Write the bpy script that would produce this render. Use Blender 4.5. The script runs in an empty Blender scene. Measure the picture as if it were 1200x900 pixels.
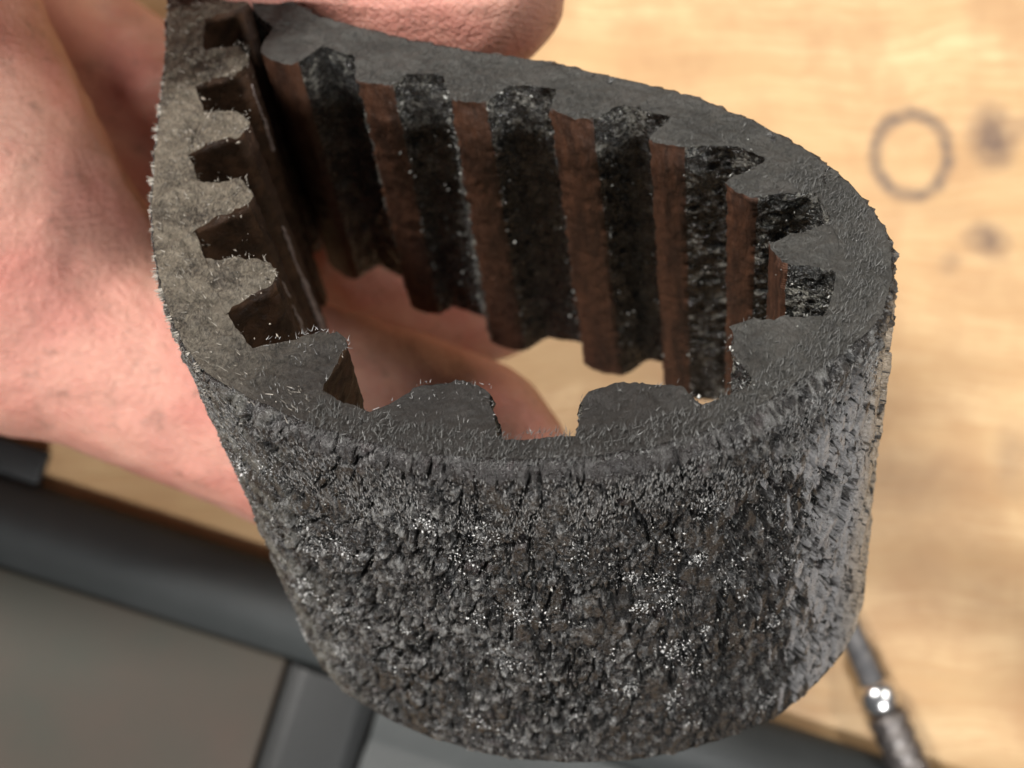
import bpy, math, random
import numpy as np
from mathutils import Vector

# ------------------------------------------------------------------ units
# lengths below are in a working unit of 0.78 mm; K turns them into metres
K = 0.00078
F = 1800.0            # focal length in photograph pixels (1200 px wide)
ZB = 262.0            # distance camera -> bench top
def ray(px, py, z):   # point seen at (px, py), z units in front of the lens
    return np.array([(px-600.0)/F*z, -(py-450.0)/F*z, ZB-z])
rng = np.random.default_rng(7)
random.seed(7)
sc = bpy.context.scene
COL = sc.collection

# ------------------------------------------------------------------ camera
cam_d = bpy.data.cameras.new('camera'); cam = bpy.data.objects.new('camera', cam_d); COL.objects.link(cam)
sc.camera = cam
cam.location = (0, 0, ZB*K); cam.rotation_euler = (0, 0, 0)
cam_d.sensor_fit = 'HORIZONTAL'; cam_d.sensor_width = 36.0; cam_d.lens = 36.0*F/1200.0
cam_d.clip_start = 0.005; cam_d.clip_end = 30.0
cam_d.dof.use_dof = True; cam_d.dof.focus_distance = 131.0*K
cam_d.dof.aperture_fstop = 40.0

# ------------------------------------------------------------------ world + lamps
world = bpy.data.worlds.new('World'); sc.world = world; world.use_nodes = True
bg = world.node_tree.nodes['Background']; bg.inputs[0].default_value = (0.95, 0.96, 1.0, 1); bg.inputs[1].default_value = 0.12
def area(name, loc, target, size, size_y, watts, col):
    d = bpy.data.lights.new(name, 'AREA'); d.shape = 'ELLIPSE'; d.size = size; d.size_y = size_y
    d.energy = watts; d.color = col
    o = bpy.data.objects.new(name, d); COL.objects.link(o); o.location = loc
    o.rotation_euler = (Vector(target)-Vector(loc)).to_track_quat('-Z', 'Y').to_euler()
    return o
area('window_light', (-0.55, 0.42, 0.84), (0, 0, 0.08), 0.20, 0.17, 20.0, (1.0, 0.965, 0.92))
area('ceiling_lamp', (0.62, 0.30, 0.95), (0, 0, 0.08), 0.20, 0.16, 5.0, (1.0, 0.95, 0.88))
area('front_fill', (0.24, -0.68, 0.84), (0, 0, 0.08), 0.12, 0.12, 9.5, (1.0, 0.99, 0.98))  # fill added to brighten the belt's front wall, not a known lamp

sc.view_settings.view_transform = 'Standard'; sc.view_settings.look = 'None'
sc.view_settings.exposure = 0.0; sc.view_settings.gamma = 1.0
sc.cycles.max_bounces = 6; sc.cycles.use_denoising = True

# ------------------------------------------------------------------ numpy noise
def _h(ix, iy, iz, seed):
    n = (ix*374761393 + iy*668265263 + iz*1440670441 + seed*1013904223) & 0xFFFFFFFF
    n = ((n ^ (n >> 13))*1274126177) & 0xFFFFFFFF
    n = ((n ^ (n >> 16))*2246822519) & 0xFFFFFFFF
    return ((n ^ (n >> 15)) & 0xFFFFFF).astype(np.float64)/float(0xFFFFFF)
def vnoise(p, seed=0):           # value noise in -1..1, p (N,3)
    f = np.floor(p); i = f.astype(np.int64); t = p-f; t = t*t*(3-2*t)
    r = 0
    for a in (0, 1):
        wa = t[:, 0] if a else 1-t[:, 0]
        for b in (0, 1):
            wb = t[:, 1] if b else 1-t[:, 1]
            for c in (0, 1):
                wc = t[:, 2] if c else 1-t[:, 2]
                r = r + wa*wb*wc*_h(i[:, 0]+a, i[:, 1]+b, i[:, 2]+c, seed)
    return r*2-1
def fbm(p, octv=4, seed=0, gain=0.5, lac=2.07):
    r = 0; a = 1.0; s = 0
    for k in range(octv):
        r = r + a*vnoise(p, seed+17*k); s += a; a *= gain; p = p*lac+11.3
    return r/s
def worley2(p, seed=0):          # p (N,2): F1, F2, cell value
    i0 = np.floor(p).astype(np.int64); d1 = np.full(len(p), 9.0); d2 = d1.copy(); cv = np.zeros(len(p))
    z = np.zeros(len(p), np.int64)
    for a in (-1, 0, 1):
        for b in (-1, 0, 1):
            ix = i0[:, 0]+a; iy = i0[:, 1]+b
            fx = ix+_h(ix, iy, z, seed); fy = iy+_h(ix, iy, z+1, seed)
            d = np.hypot(p[:, 0]-fx, p[:, 1]-fy)
            m = d < d1
            d2 = np.where(m, d1, np.minimum(d2, d)); cv = np.where(m, _h(ix, iy, z+2, seed), cv); d1 = np.where(m, d, d1)
    return d1, d2, cv
def sstep(a, b, x):
    t = np.clip((x-a)/(b-a), 0, 1); return t*t*(3-2*t)

# ------------------------------------------------------------------ object helpers
def tag(o, label=None, cat=None, group=None, kind=None):
    if label: o['label'] = label
    if cat: o['category'] = cat
    if group: o['group'] = group
    if kind: o['kind'] = kind
    return o
def empty(name, loc=(0, 0, 0)):
    o = bpy.data.objects.new(name, None); COL.objects.link(o); o.location = loc; o.empty_display_size = 0.005
    return o
def mesh_obj(name, verts, faces, mats, parent=None, midx=None, co=None, smooth=True, scale=True):
    """verts (N,3) in units; faces (M,3|4) int array"""
    V = np.asarray(verts, np.float64)*(K if scale else 1.0)
    faces = np.asarray(faces); n, k = faces.shape
    me = bpy.data.meshes.new(name)
    me.vertices.add(len(V)); me.vertices.foreach_set('co', V.astype(np.float32).ravel())
    me.loops.add(n*k); me.loops.foreach_set('vertex_index', faces.astype(np.int32).ravel())
    me.polygons.add(n); me.polygons.foreach_set('loop_start', np.arange(0, n*k, k, dtype=np.int32))
    if midx is not None: me.polygons.foreach_set('material_index', np.asarray(midx, np.int32))
    if co is not None:
        a = me.attributes.new('belt_co', 'FLOAT_VECTOR', 'POINT'); a.data.foreach_set('vector', np.asarray(co, np.float32).ravel())
    me.update(calc_edges=True)
    if smooth: me.polygons.foreach_set('use_smooth', np.ones(n, bool))
    for m in (mats if isinstance(mats, (list, tuple)) else [mats]): me.materials.append(m)
    o = bpy.data.objects.new(name, me); COL.objects.link(o)
    if parent is not None:
        o.parent = parent
        o.matrix_parent_inverse = bpy.types.Object.bl_rna and __import__('mathutils').Matrix.Translation(-Vector(parent.location))
    return o
def unit_(a): return a/np.linalg.norm(a, axis=1)[:, None]
def grid_faces(nu, nv, off=0, flip=False):
    i = np.arange(nu-1)[:, None]*nv+np.arange(nv-1)[None, :]+off
    q = np.stack([i, i+nv, i+nv+1, i+1], -1).reshape(-1, 4)
    return q[:, ::-1] if flip else q

# ------------------------------------------------------------------ materials
class NT:
    def __init__(s, name):
        s.m = bpy.data.materials.new(name); s.m.use_nodes = True; s.t = s.m.node_tree; s.n = s.t.nodes; s.l = s.t.links
        s.b = s.n['Principled BSDF']; s.out = s.n['Material Output']
    def node(s, typ, **kw):
        n = s.n.new(typ)
        for k, v in kw.items(): setattr(n, k, v)
        return n
    def put(s, sock, v):
        if isinstance(v, bpy.types.NodeSocket): s.l.new(v, sock)
        elif isinstance(v, (tuple, list)) and len(v) == 3 and sock.type == 'RGBA': sock.default_value = (*v, 1)
        else: sock.default_value = v
    def attr(s, name='belt_co'):
        n = s.node('ShaderNodeAttribute'); n.attribute_name = name; return n.outputs['Vector']
    def obj(s, scale=1/K):        # object coordinates in working units
        n = s.node('ShaderNodeTexCoord'); return s.vm('MULTIPLY', n.outputs['Object'], (scale,)*3)
    def vm(s, op, a, b=None):
        n = s.node('ShaderNodeVectorMath', operation=op); s.put(n.inputs[0], a)
        if b is not None: s.put(n.inputs[1], b)
        return n.outputs['Value'] if op in ('LENGTH', 'DISTANCE', 'DOT_PRODUCT') else n.outputs['Vector']
    def ma(s, op, a, b=0.0, c=0.0, clamp=False):
        n = s.node('ShaderNodeMath', operation=op); n.use_clamp = clamp
        s.put(n.inputs[0], a); s.put(n.inputs[1], b); s.put(n.inputs[2], c); return n.outputs[0]
    def noise(s, vec, scale, detail=4, rough=0.55, dist=0.0, col=False):
        n = s.node('ShaderNodeTexNoise'); s.put(n.inputs['Vector'], vec); s.put(n.inputs['Scale'], scale)
        n.inputs['Detail'].default_value = detail; n.inputs['Roughness'].default_value = rough; n.inputs['Distortion'].default_value = dist
        return n.outputs['Color' if col else 'Fac']
    def voro(s, vec, scale, feature='F1', out='Distance', rand=1.0):
        n = s.node('ShaderNodeTexVoronoi', feature=feature); s.put(n.inputs['Vector'], vec); s.put(n.inputs['Scale'], scale)
        n.inputs['Randomness'].default_value = rand; return n.outputs[out]
    def ramp(s, fac, stops, interp='LINEAR'):
        n = s.node('ShaderNodeValToRGB'); n.color_ramp.interpolation = interp; s.put(n.inputs[0], fac)
        e = n.color_ramp.elements
        while len(e) < len(stops): e.new(0.5)
        for k, (p, c) in enumerate(stops):
            e[k].position = p; c = (c, c, c) if isinstance(c, (int, float)) else c; e[k].color = (*c, 1)
        return n.outputs[0]
    def mr(s, v, a, b, c=0.0, d=1.0):
        n = s.node('ShaderNodeMapRange'); s.put(n.inputs[0], v)
        for k, x in zip((1, 2, 3, 4), (a, b, c, d)): n.inputs[k].default_value = x
        n.clamp = True; return n.outputs[0]
    def mix(s, f, a, b, blend='MIX'):
        n = s.node('ShaderNodeMix', data_type='RGBA', blend_type=blend); s.put(n.inputs[0], f); s.put(n.inputs[6], a); s.put(n.inputs[7], b)
        return n.outputs[2]
    def sep(s, v):
        n = s.node('ShaderNodeSeparateXYZ'); s.put(n.inputs[0], v); return n.outputs
    def bump(s, h, dist, strength=1.0, prev=None):
        n = s.node('ShaderNodeBump'); s.put(n.inputs['Height'], h); n.inputs['Distance'].default_value = dist*K
        s.put(n.inputs['Strength'], strength)
        if prev is not None: s.put(n.inputs['Normal'], prev)
        return n.outputs[0]
    def fin(s, col=None, rough=None, nrm=None, **kw):
        if col is not None: s.put(s.b.inputs['Base Color'], col)
        if rough is not None: s.put(s.b.inputs['Roughness'], rough)
        if nrm is not None: s.put(s.b.inputs['Normal'], nrm)
        for k, v in kw.items(): s.put(s.b.inputs[k.replace('_', ' ')], v)
        return s.m

def mat_outer():
    t = NT('cracked_rubber'); c = t.attr(); s_, h_, w_ = t.sep(c)
    warp = t.vm('ADD', c, t.vm('MULTIPLY', t.vm('SUBTRACT', t.noise(c, 0.5, 3, col=True), (0.5, 0.5, 0.5)), (0.8, 0.8, 0.8)))
    sl = t.vm('MULTIPLY', warp, (1.0, 1.0, 0.45))
    n1 = t.noise(sl, 0.22, 5, 0.6); n2 = t.noise(sl, 2.2, 5, 0.65); n3 = t.noise(t.vm('MULTIPLY', c, (1, 1, 0.6)), 7.0, 4, 0.7)
    chips = t.voro(sl, 1.9, 'F1', 'Color'); chip = t.sep(chips)[0]
    da = t.node('ShaderNodeAttribute'); da.attribute_name = 'dust_shade'; du = da.outputs['Fac']
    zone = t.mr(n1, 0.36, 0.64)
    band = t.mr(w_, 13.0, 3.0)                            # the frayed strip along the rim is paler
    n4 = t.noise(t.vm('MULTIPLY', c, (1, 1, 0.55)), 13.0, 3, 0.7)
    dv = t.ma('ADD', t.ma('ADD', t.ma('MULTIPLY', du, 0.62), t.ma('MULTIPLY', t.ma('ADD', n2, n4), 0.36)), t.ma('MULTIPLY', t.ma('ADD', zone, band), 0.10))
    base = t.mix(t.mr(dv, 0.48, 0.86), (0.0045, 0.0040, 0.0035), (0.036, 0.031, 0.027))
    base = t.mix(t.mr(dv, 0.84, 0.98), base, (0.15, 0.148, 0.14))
    base = t.mix(t.ma('MULTIPLY', t.mr(chip, 0.80, 0.86), t.mr(n3, 0.42, 0.6)), base, (0.24, 0.24, 0.235))
    base = t.mix(t.ma('MULTIPLY', t.mr(n3, 0.60, 0.68, 0, 0.9), t.mr(dv, 0.5, 0.8)), base, (0.40, 0.40, 0.38))
    lip = t.ma('MULTIPLY', t.mr(w_, 3.0, 1.4), t.ma('MULTIPLY', t.mr(s_, 84, 96), t.mr(s_, 140, 128))); base = t.mix(t.ma('MULTIPLY', lip, 0.75), base, (0.020, 0.016, 0.015))
    reds = t.mr(t.noise(c, 0.35, 3), 0.60, 0.72, 0, 0.6); base = t.mix(reds, base, (0.052, 0.034, 0.034))
    # dried pale skin that flakes off the right-hand bend
    fl = t.ma('ADD', t.mr(s_, FLAKE0, FLAKE0+15), t.ma('MULTIPLY', t.ma('SUBTRACT', t.noise(t.vm('MULTIPLY', warp, (1.6, 1, 0.4)), 0.40, 5, 0.6), 0.5), 2.2))
    edge = t.voro(t.vm('MULTIPLY', warp, (1.5, 1, 0.26)), 0.5, 'DISTANCE_TO_EDGE')
    fm = t.ma('MULTIPLY', t.ma('MULTIPLY', t.mr(fl, 0.62, 0.74), t.mr(du, 0.10, 0.22)), t.ma('MULTIPLY', t.mr(edge, 0.012, 0.035), t.mr(w_, 1.5, 6.0)))
    tan = t.mix(t.mr(s_, FLAKE0+17, FLAKE0+22), (0.46, 0.45, 0.45), (0.60, 0.48, 0.35))
    base = t.mix(fm, base, t.mix(t.mr(n2, 0.35, 0.7, 0, 0.5), tan, (0.13, 0.125, 0.12)))
    # left bend: paler, smooth scuffed patches
    sm = t.ma('MULTIPLY', t.mr(s_, SCUFF1, SCUFF1-10), t.mr(t.noise(warp, 0.30, 4), 0.46, 0.58, 0, 0.75))
    base = t.mix(sm, base, (0.19, 0.185, 0.16))
    rough = t.mr(t.noise(c, 3.1, 4, 0.7), 0.3, 0.7, 0.13, 0.50)
    hh = t.ma('ADD', t.ma('MULTIPLY', n2, 0.9), t.ma('MULTIPLY', n3, 0.55))
    hh = t.ma('ADD', hh, t.ma('MULTIPLY', fm, 0.35))
    nr = t.bump(hh, 0.85, 1.0); nr = t.bump(t.noise(c, 14.0, 3, 0.7), 0.16, 1.0, nr)
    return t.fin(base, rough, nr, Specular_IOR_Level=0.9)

def mat_cut():
    t = NT('cut_rubber'); c = t.attr(); o = t.obj(); s_, h_, w_ = t.sep(c)
    w1 = t.vm('ADD', o, t.vm('MULTIPLY', t.vm('SUBTRACT', t.noise(o, 0.35, 3, col=True), (0.5, 0.5, 0.5)), (2, 2, 2)))
    st = t.vm('MULTIPLY', w1, (2.2, 0.9, 1.0))
    n1 = t.noise(w1, 0.28, 5, 0.6); n2 = t.noise(st, 2.4, 5, 0.7); n3 = t.noise(st, 6.5, 4, 0.75)
    side = t.mr(s_, LEFT1-22, LEFT1+12)                  # left arm's brighter, warmer light is painted into its colour
    light = t.mix(side, (0.37, 0.315, 0.235), (0.118, 0.115, 0.102))
    dark = t.mix(side, (0.060, 0.048, 0.036), (0.046, 0.044, 0.040))
    base = t.mix(t.mr(t.ma('ADD', t.ma('MULTIPLY', n2, 0.6), t.ma('MULTIPLY', n1, 0.4)), 0.40, 0.62), dark, light)
    base = t.mix(t.mr(n1, 0.5, 0.66, 0, 0.6), base, t.mix(side, (0.19, 0.16, 0.12), (0.085, 0.077, 0.069)))
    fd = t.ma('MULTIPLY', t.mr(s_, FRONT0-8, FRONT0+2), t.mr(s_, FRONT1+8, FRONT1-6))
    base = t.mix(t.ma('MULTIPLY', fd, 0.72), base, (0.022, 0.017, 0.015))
    base = t.mix(t.mr(n3, 0.63, 0.76, 0, 0.55), base, t.mix(side, (0.42, 0.39, 0.33), (0.24, 0.24, 0.23)))
    nr = t.bump(t.ma('ADD', n2, t.ma('MULTIPLY', n3, 0.7)), 1.3, 1.0); nr = t.bump(t.noise(st, 18.0, 2, 0.7), 0.07, 0.8, nr)
    return t.fin(base, t.mr(n3, 0.3, 0.7, 0.45, 0.85), nr, Specular_IOR_Level=0.5)

def mat_flank(left=False):
    t = NT('torn_rubber_left' if left else 'torn_rubber'); o = t.obj()
    w1 = t.vm('ADD', o, t.vm('MULTIPLY', t.vm('SUBTRACT', t.noise(o, 0.8, 3, col=True), (0.5, 0.5, 0.5)), (1.5, 1.5, 1.5)))
    n1 = t.noise(w1, 0.5, 4); n2 = t.noise(w1, 2.3, 4, 0.65); v = t.voro(w1, 1.7, 'F1', 'Distance')
    if left:
        base = t.mix(t.mr(n1, 0.4, 0.62), (0.020, 0.010, 0.005), (0.055, 0.027, 0.014))  # brown coat, darkened further with the shade inside the left arm
        base = t.mix(t.mr(n2, 0.62, 0.75, 0, 0.4), base, (0.09, 0.075, 0.055))
        nr = t.bump(n2, 0.3, 0.6)
        return t.fin(base, 0.55, nr, Specular_IOR_Level=0.35)
    base = t.mix(t.mr(n1, 0.4, 0.65), (0.010, 0.010, 0.009), (0.028, 0.028, 0.025))
    base = t.mix(t.mr(t.ma('MULTIPLY', n2, n1), 0.27, 0.34, 0, 0.9), base, (0.26, 0.25, 0.215))
    hh = t.ma('ADD', n2, t.ma('MULTIPLY', t.mr(v, 0.0, 0.6, 1, 0), 0.5))
    nr = t.bump(hh, 0.9, 1.0); nr = t.bump(t.noise(w1, 8.0, 3, 0.6), 0.14, 0.9, nr)
    return t.fin(base, t.mr(n2, 0.35, 0.65, 0.10, 0.42), nr, Specular_IOR_Level=1.0)

def mat_fabric(left=False):
    t = NT('brown_tooth_fabric'); c = t.attr(); s_, h_, w_ = t.sep(c)
    st = t.vm('MULTIPLY', c, (1.6, 1.0, 0.28))
    n1 = t.noise(st, 0.55, 5, 0.6); n2 = t.noise(st, 3.2, 4, 0.65); n3 = t.noise(c, 5.0, 3, 0.7)
    base = t.mix(t.mr(n1, 0.36, 0.64), *(((0.014, 0.007, 0.004), (0.034, 0.017, 0.010)) if left else ((0.026, 0.011, 0.006), (0.075, 0.031, 0.016))))  # left copy is darker: shade of the inner arm put into the colour
    base = t.mix(t.mr(n2, 0.55, 0.75, 0, 0.5), base, (0.15, 0.078, 0.046))
    base = t.mix(t.mr(n3, 0.70, 0.78, 0, 0.8), base, (0.22, 0.17, 0.13))
    weave = t.node('ShaderNodeTexWave', wave_type='BANDS', bands_direction='Z'); t.put(weave.inputs['Vector'], c); weave.inputs['Scale'].default_value = 1.3; weave.inputs['Distortion'].default_value = 5; weave.inputs['Detail'].default_value = 3
    nr = t.bump(t.ma('ADD', n2, t.ma('MULTIPLY', weave.outputs['Fac'], 0.15)), 0.22, 0.8)
    return t.fin(base, t.mr(n2, 0.3, 0.7, 0.40, 0.65), nr, Specular_IOR_Level=0.45)

def mat_fibre(name, c1, c2, rough):
    t = NT(name); g = t.node('ShaderNodeNewGeometry')
    n = t.noise(t.obj(), 1.7, 2)
    base = t.mix(t.mr(g.outputs['Random Per Island'], 0, 1), c1, c2)
    return t.fin(base, rough, Specular_IOR_Level=0.8)

def mat_skin():
    t = NT('skin'); o = t.obj()
    n1 = t.noise(o, 0.05, 5, 0.6); n2 = t.noise(o, 0.11, 5, 0.55); n3 = t.noise(o, 1.2, 5, 0.65)
    base = t.mix(t.mr(n1, 0.36, 0.64), (0.57, 0.315, 0.24), (0.52, 0.225, 0.178))
    base = t.mix(t.mr(n2, 0.46, 0.66, 0, 0.6), base, (0.46, 0.165, 0.13))
    base = t.mix(t.mr(n3, 0.58, 0.78, 0, 0.30), base, (0.30, 0.16, 0.11))
    dirt = t.mr(t.noise(o, 0.30, 6, 0.7), 0.56, 0.74, 0, 0.6); base = t.mix(dirt, base, (0.16, 0.095, 0.07))
    cre = t.voro(t.vm('MULTIPLY', t.vm('ADD', o, t.vm('MULTIPLY', t.noise(o, 0.4, 3, col=True), (2, 2, 2))), (1.0, 1.8, 1)), 0.8, 'DISTANCE_TO_EDGE')
    ridg = t.node('ShaderNodeTexWave', wave_type='BANDS', bands_direction='DIAGONAL'); t.put(ridg.inputs['Vector'], o); ridg.inputs['Scale'].default_value = 0.55
    ridg.inputs['Distortion'].default_value = 9; ridg.inputs['Detail'].default_value = 3; ridg.inputs['Detail Scale'].default_value = 0.35
    nr = t.bump(t.mr(cre, 0, 0.12), 0.16, 0.5); nr = t.bump(t.ma('ADD', n3, t.ma('MULTIPLY', ridg.outputs['Fac'], 0.10)), 0.55, 0.6, nr)
    nr = t.bump(n2, 1.6, 0.5, nr)
    m = t.fin(base, t.mr(n3, 0.3, 0.7, 0.42, 0.62), nr, Specular_IOR_Level=0.4, Subsurface_Weight=0.22, Subsurface_Scale=2.2*K)
    t.b.inputs['Subsurface Radius'].default_value = (1.0, 0.35, 0.2)
    return m

def mat_bench():
    t = NT('oiled_beech'); o = t.obj()
    wp = t.vm('ADD', o, t.vm('MULTIPLY', t.vm('SUBTRACT', t.noise(o, 0.03, 2, col=True), (0.5, 0.5, 0.5)), (3, 10, 0)))
    gr = t.vm('MULTIPLY', wp, (0.09, 1.0, 1.0))
    g1 = t.noise(gr, 0.10, 4, 0.55); g2 = t.noise(gr, 0.9, 4, 0.6); g3 = t.noise(t.vm('MULTIPLY', o, (0.35, 1.6, 1)), 1.1, 3, 0.6)
    base = t.mix(t.mr(g1, 0.34, 0.66), (0.44, 0.28, 0.135), (0.62, 0.43, 0.235))
    base = t.mix(t.mr(g2, 0.46, 0.64, 0, 0.65), base, (0.45, 0.27, 0.13))
    base = t.mix(t.mr(g3, 0.56, 0.70, 0, 0.5), base, (0.42, 0.25, 0.12))
    bl = t.mr(t.noise(t.vm('MULTIPLY', o, (1, 0.8, 1)), 0.055, 5, 0.6), 0.45, 0.64, 0, 0.75); base = t.mix(bl, base, (0.40, 0.235, 0.115))
    def at(px, py):
        p = ray(px, py, ZB); return (float(p[0]), float(p[1]), 0.0)
    wob = t.vm('ADD', o, t.vm('MULTIPLY', t.vm('SUBTRACT', t.noise(o, 0.30, 3, col=True), (0.5, 0.5, 0.5)), (1.6, 1.6, 0)))
    def dist(px, py, sx=1.0, sy=1.0):
        return t.vm('LENGTH', t.vm('MULTIPLY', t.vm('SUBTRACT', wob, at(px, py)), (sx, sy, 0)))
    fade = t.mr(t.noise(o, 0.35, 4), 0.30, 0.60, 0.6, 1.0)
    d = dist(1068, 182, 1.0, 0.90)                        # ring left by an oily can
    ring = t.ma('MULTIPLY', t.mr(t.ma('ABSOLUTE', t.ma('SUBTRACT', d, 6.25)), 0.5, 1.7, 0.85, 0.0), fade)
    base = t.mix(ring, base, (0.13, 0.095, 0.075))
    for px, py, r, sx, sy, a in ((1162, 160, 3.8, 1, .7, .95), (1172, 176, 3.0, 1, 1, .4), (1155, 280, 3.2, .85, 1.15, .8), (1168, 292, 2.6, 1, 1, .35), (1113, 308, 2.0, 1, 1, .38),
                                 (1200, 150, 2.2, 1, 1, .4), (820, 78, 4.5, .6, 1, .22), (1145, 22, 3.0, 1.5, .4, .22), (1142, 105, 2.6, 1.6, .7, .2), (1100, 250, 4, .5, 1.5, .25), (930, 40, 9, .5, 1.2, .16), (1060, 560, 7, .6, 1.3, .34), (1150, 620, 6, 1.4, .5, .3), (1080, 480, 4, .6, 1.4, .2), (1180, 760, 9, 1.2, .5, .2), (940, 600, 9, .8, .7, .28), (1095, 590, 8, .7, 1, .30), (1060, 640, 9, 1.1, .5, .28),  # smudges beside the belt's right bend paint in its soft shadow
                                 (1190, 540, 4, 1, .6, .4), (1110, 700, 8, .5, 1.3, .22), (1150, 400, 8, 1, .5, .14), (950, 30, 7, .5, 1.4, .12), (740, 40, 6, .8, 1.2, .12)):
        base = t.mix(t.ma('MULTIPLY', t.mr(dist(px, py, sx, sy), r*0.35, r*1.35, a, 0.0), fade), base, (0.13, 0.085, 0.065) if a > .3 else (0.30, 0.17, 0.085))
    nr = t.bump(t.ma('ADD', g2, t.ma('MULTIPLY', g3, 0.5)), 0.5, 0.5)
    return t.fin(base, t.mr(g2, 0.3, 0.7, 0.42, 0.62), nr, Specular_IOR_Level=0.35)

def mat_plain(name, c1, c2, sc_, r0, r1, bumpd=0.1, metal=0.0, spec=0.5, bs=3.0):
    t = NT(name); o = t.obj(); n = t.noise(o, sc_, 5, 0.6); n2 = t.noise(o, bs, 4, 0.65)
    sp = t.mr(t.noise(o, bs*0.8, 3, 0.7), 0.68, 0.78, 0, 0.5)
    base = t.mix(sp, t.mix(t.mr(n, 0.35, 0.65), c1, c2), tuple(min(1, x*1.9+0.02) for x in c2))
    return t.fin(base, t.mr(n2, 0.3, 0.7, r0, r1), t.bump(n2, bumpd, 0.7), Metallic=metal, Specular_IOR_Level=spec)

# ------------------------------------------------------------------ the belt's shape
VP = np.array([865.0, 1820.0])
ax = np.array([VP[0]-600, VP[1]-450, F]); ax /= np.linalg.norm(ax)            # camera frame: x right, y down, z ahead
E1 = np.array([1.0, 0, 0])-ax[0]*ax; E1 /= np.linalg.norm(E1); E2 = np.cross(ax, E1)
def un(p):                       # picture point -> coordinates in the cut-edge plane
    d = np.array([p[0]-600.0, p[1]-450.0, F]); P = d*100/(ax@d); return np.array([P@E1, P@E2])
# outer rim of the cut edge, then the rulings' far ends
RIM = [((195, 0), (298, 285)), ((190, 80), (302, 362)), ((181, 160), (311, 445)), ((175, 230), (322, 530)), ((178, 300), (335, 610)), ((193, 365), (350, 695)),
       ((232, 435), (368, 770)), ((300, 490), (420, 822)), ((400, 530), (510, 866)), ((520, 553), (608, 889)), ((640, 557), (700, 893)), ((750, 546), (790, 882)),
       ((860, 513), (868, 858)), ((950, 461), (932, 824)), ((1012, 408), (977, 778)), ((1045, 350), (1003, 735)), ((1048, 290), (1008, 650)), ((1015, 230), (985, 570)),
       ((960, 182), (942, 500)), ((880, 138), (878, 445)), ((800, 108), (810, 405)), ((700, 83), (729, 386)), ((640, 70), (680, 370)), ((560, 59), (609, 350)),
       ((480, 44), (536, 316)), ((400, 24), (464, 283)), ((350, 4), (424, 255))]
P_top = []; P_bot = []; W = 46.0
def camP(uv): return ax*100+E1*uv[0]+E2*uv[1]
for a, b in RIM:
    pt = camP(un(a)); d = np.array([b[0]-600.0, b[1]-450.0, F]); d /= np.linalg.norm(d)
    k = pt@d; disc = k*k-(pt@pt-W*W); P_bot.append(d*(k+math.sqrt(max(disc, 0.0)))); P_top.append(pt)
P_top = np.array(P_top); P_bot = np.array(P_bot)
def extend(P, first, n, step):   # run on beyond the frame, where the fingers pinch
    q = P[0] if first else P[-1]; o = P[1] if first else P[-2]
    d = (q-o)/np.linalg.norm(q-o)
    e = np.array([q+d*step*(i+1) for i in range(n)])
    return np.vstack([e[::-1], P]) if first else np.vstack([P, e])
dl = P_top[0]-P_top[1]; dl /= np.linalg.norm(dl)
P_top = extend(P_top, True, 2, 16); P_bot = extend(P_bot, True, 2, 16)
for _ in range(2):               # the other arm runs alongside
    P_top = np.vstack([P_top, P_top[-1]+dl*16]); P_bot = np.vstack([P_bot, P_bot[-1]+dl*16])
def spline(P, T, tq):            # natural cubic through P at T
    n = len(T); h = np.diff(T); A = np.zeros((n, n)); R = np.zeros((n, 3)); A[0, 0] = A[-1, -1] = 1
    for i in range(1, n-1):
        A[i, i-1] = h[i-1]; A[i, i] = 2*(h[i-1]+h[i]); A[i, i+1] = h[i]
        R[i] = 6*((P[i+1]-P[i])/h[i]-(P[i]-P[i-1])/h[i-1])
    M = np.linalg.solve(A, R); i = np.clip(np.searchsorted(T, tq)-1, 0, n-2); hh = h[i][:, None]
    a = (T[i+1]-tq)[:, None]; b = (tq-T[i])[:, None]
    return M[i]*a**3/(6*hh)+M[i+1]*b**3/(6*hh)+(P[i]/hh-M[i]*hh/6)*a+(P[i+1]/hh-M[i+1]*hh/6)*b
T0 = np.concatenate([[0], np.cumsum(np.linalg.norm(np.diff(P_top, axis=0), axis=1))])
tq = np.linspace(0, T0[-1], 1600)
ct = spline(P_top, T0, tq); cb = spline(P_bot, T0, tq)
def smooth(c, k):
    ker = np.hanning(k); ker /= ker.sum(); pad = k//2
    e = np.vstack([c[:1]+(c[:1]-c[1:pad+1][::-1]), c, c[-1:]+(c[-1:]-c[-pad-1:-1][::-1])])
    return np.stack([np.convolve(e[:, i], ker, 'valid') for i in range(3)], 1)[:len(c)]
ct = smooth(ct, 41); cb = smooth(cb, 61)
S = np.concatenate([[0], np.cumsum(np.linalg.norm(np.diff(ct, axis=0), axis=1))])
tt = np.gradient(ct, S, axis=0); tt /= np.linalg.norm(tt, axis=1)[:, None]
tb_ = np.gradient(cb, S, axis=0); tb_ /= np.linalg.norm(tb_, axis=1)[:, None]
rul = cb-ct; rul /= np.linalg.norm(rul, axis=1)[:, None]
nt = np.cross(tt, ax); nt /= np.linalg.norm(nt, axis=1)[:, None]
mid = ct[len(ct)//2-150]; ctr = (ct[700]+ct[900])/2
i0 = np.argmin(np.abs(S-S[-1]*0.45))
cen = ct[(S > S[-1]*0.3) & (S < S[-1]*0.7)].mean(0)
if (cen-ct[i0])@nt[i0] < 0: nt = -nt
nb = np.cross(tb_, rul); nb /= np.linalg.norm(nb, axis=1)[:, None]
nb *= np.sign(np.sum(nb*nt, 1))[:, None]
def lerp_arr(A, s): 
    i = np.clip(np.searchsorted(S, s)-1, 0, len(S)-2); f = ((s-S[i])/(S[i+1]-S[i]))[:, None]
    return A[i]*(1-f)+A[i+1]*f
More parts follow.
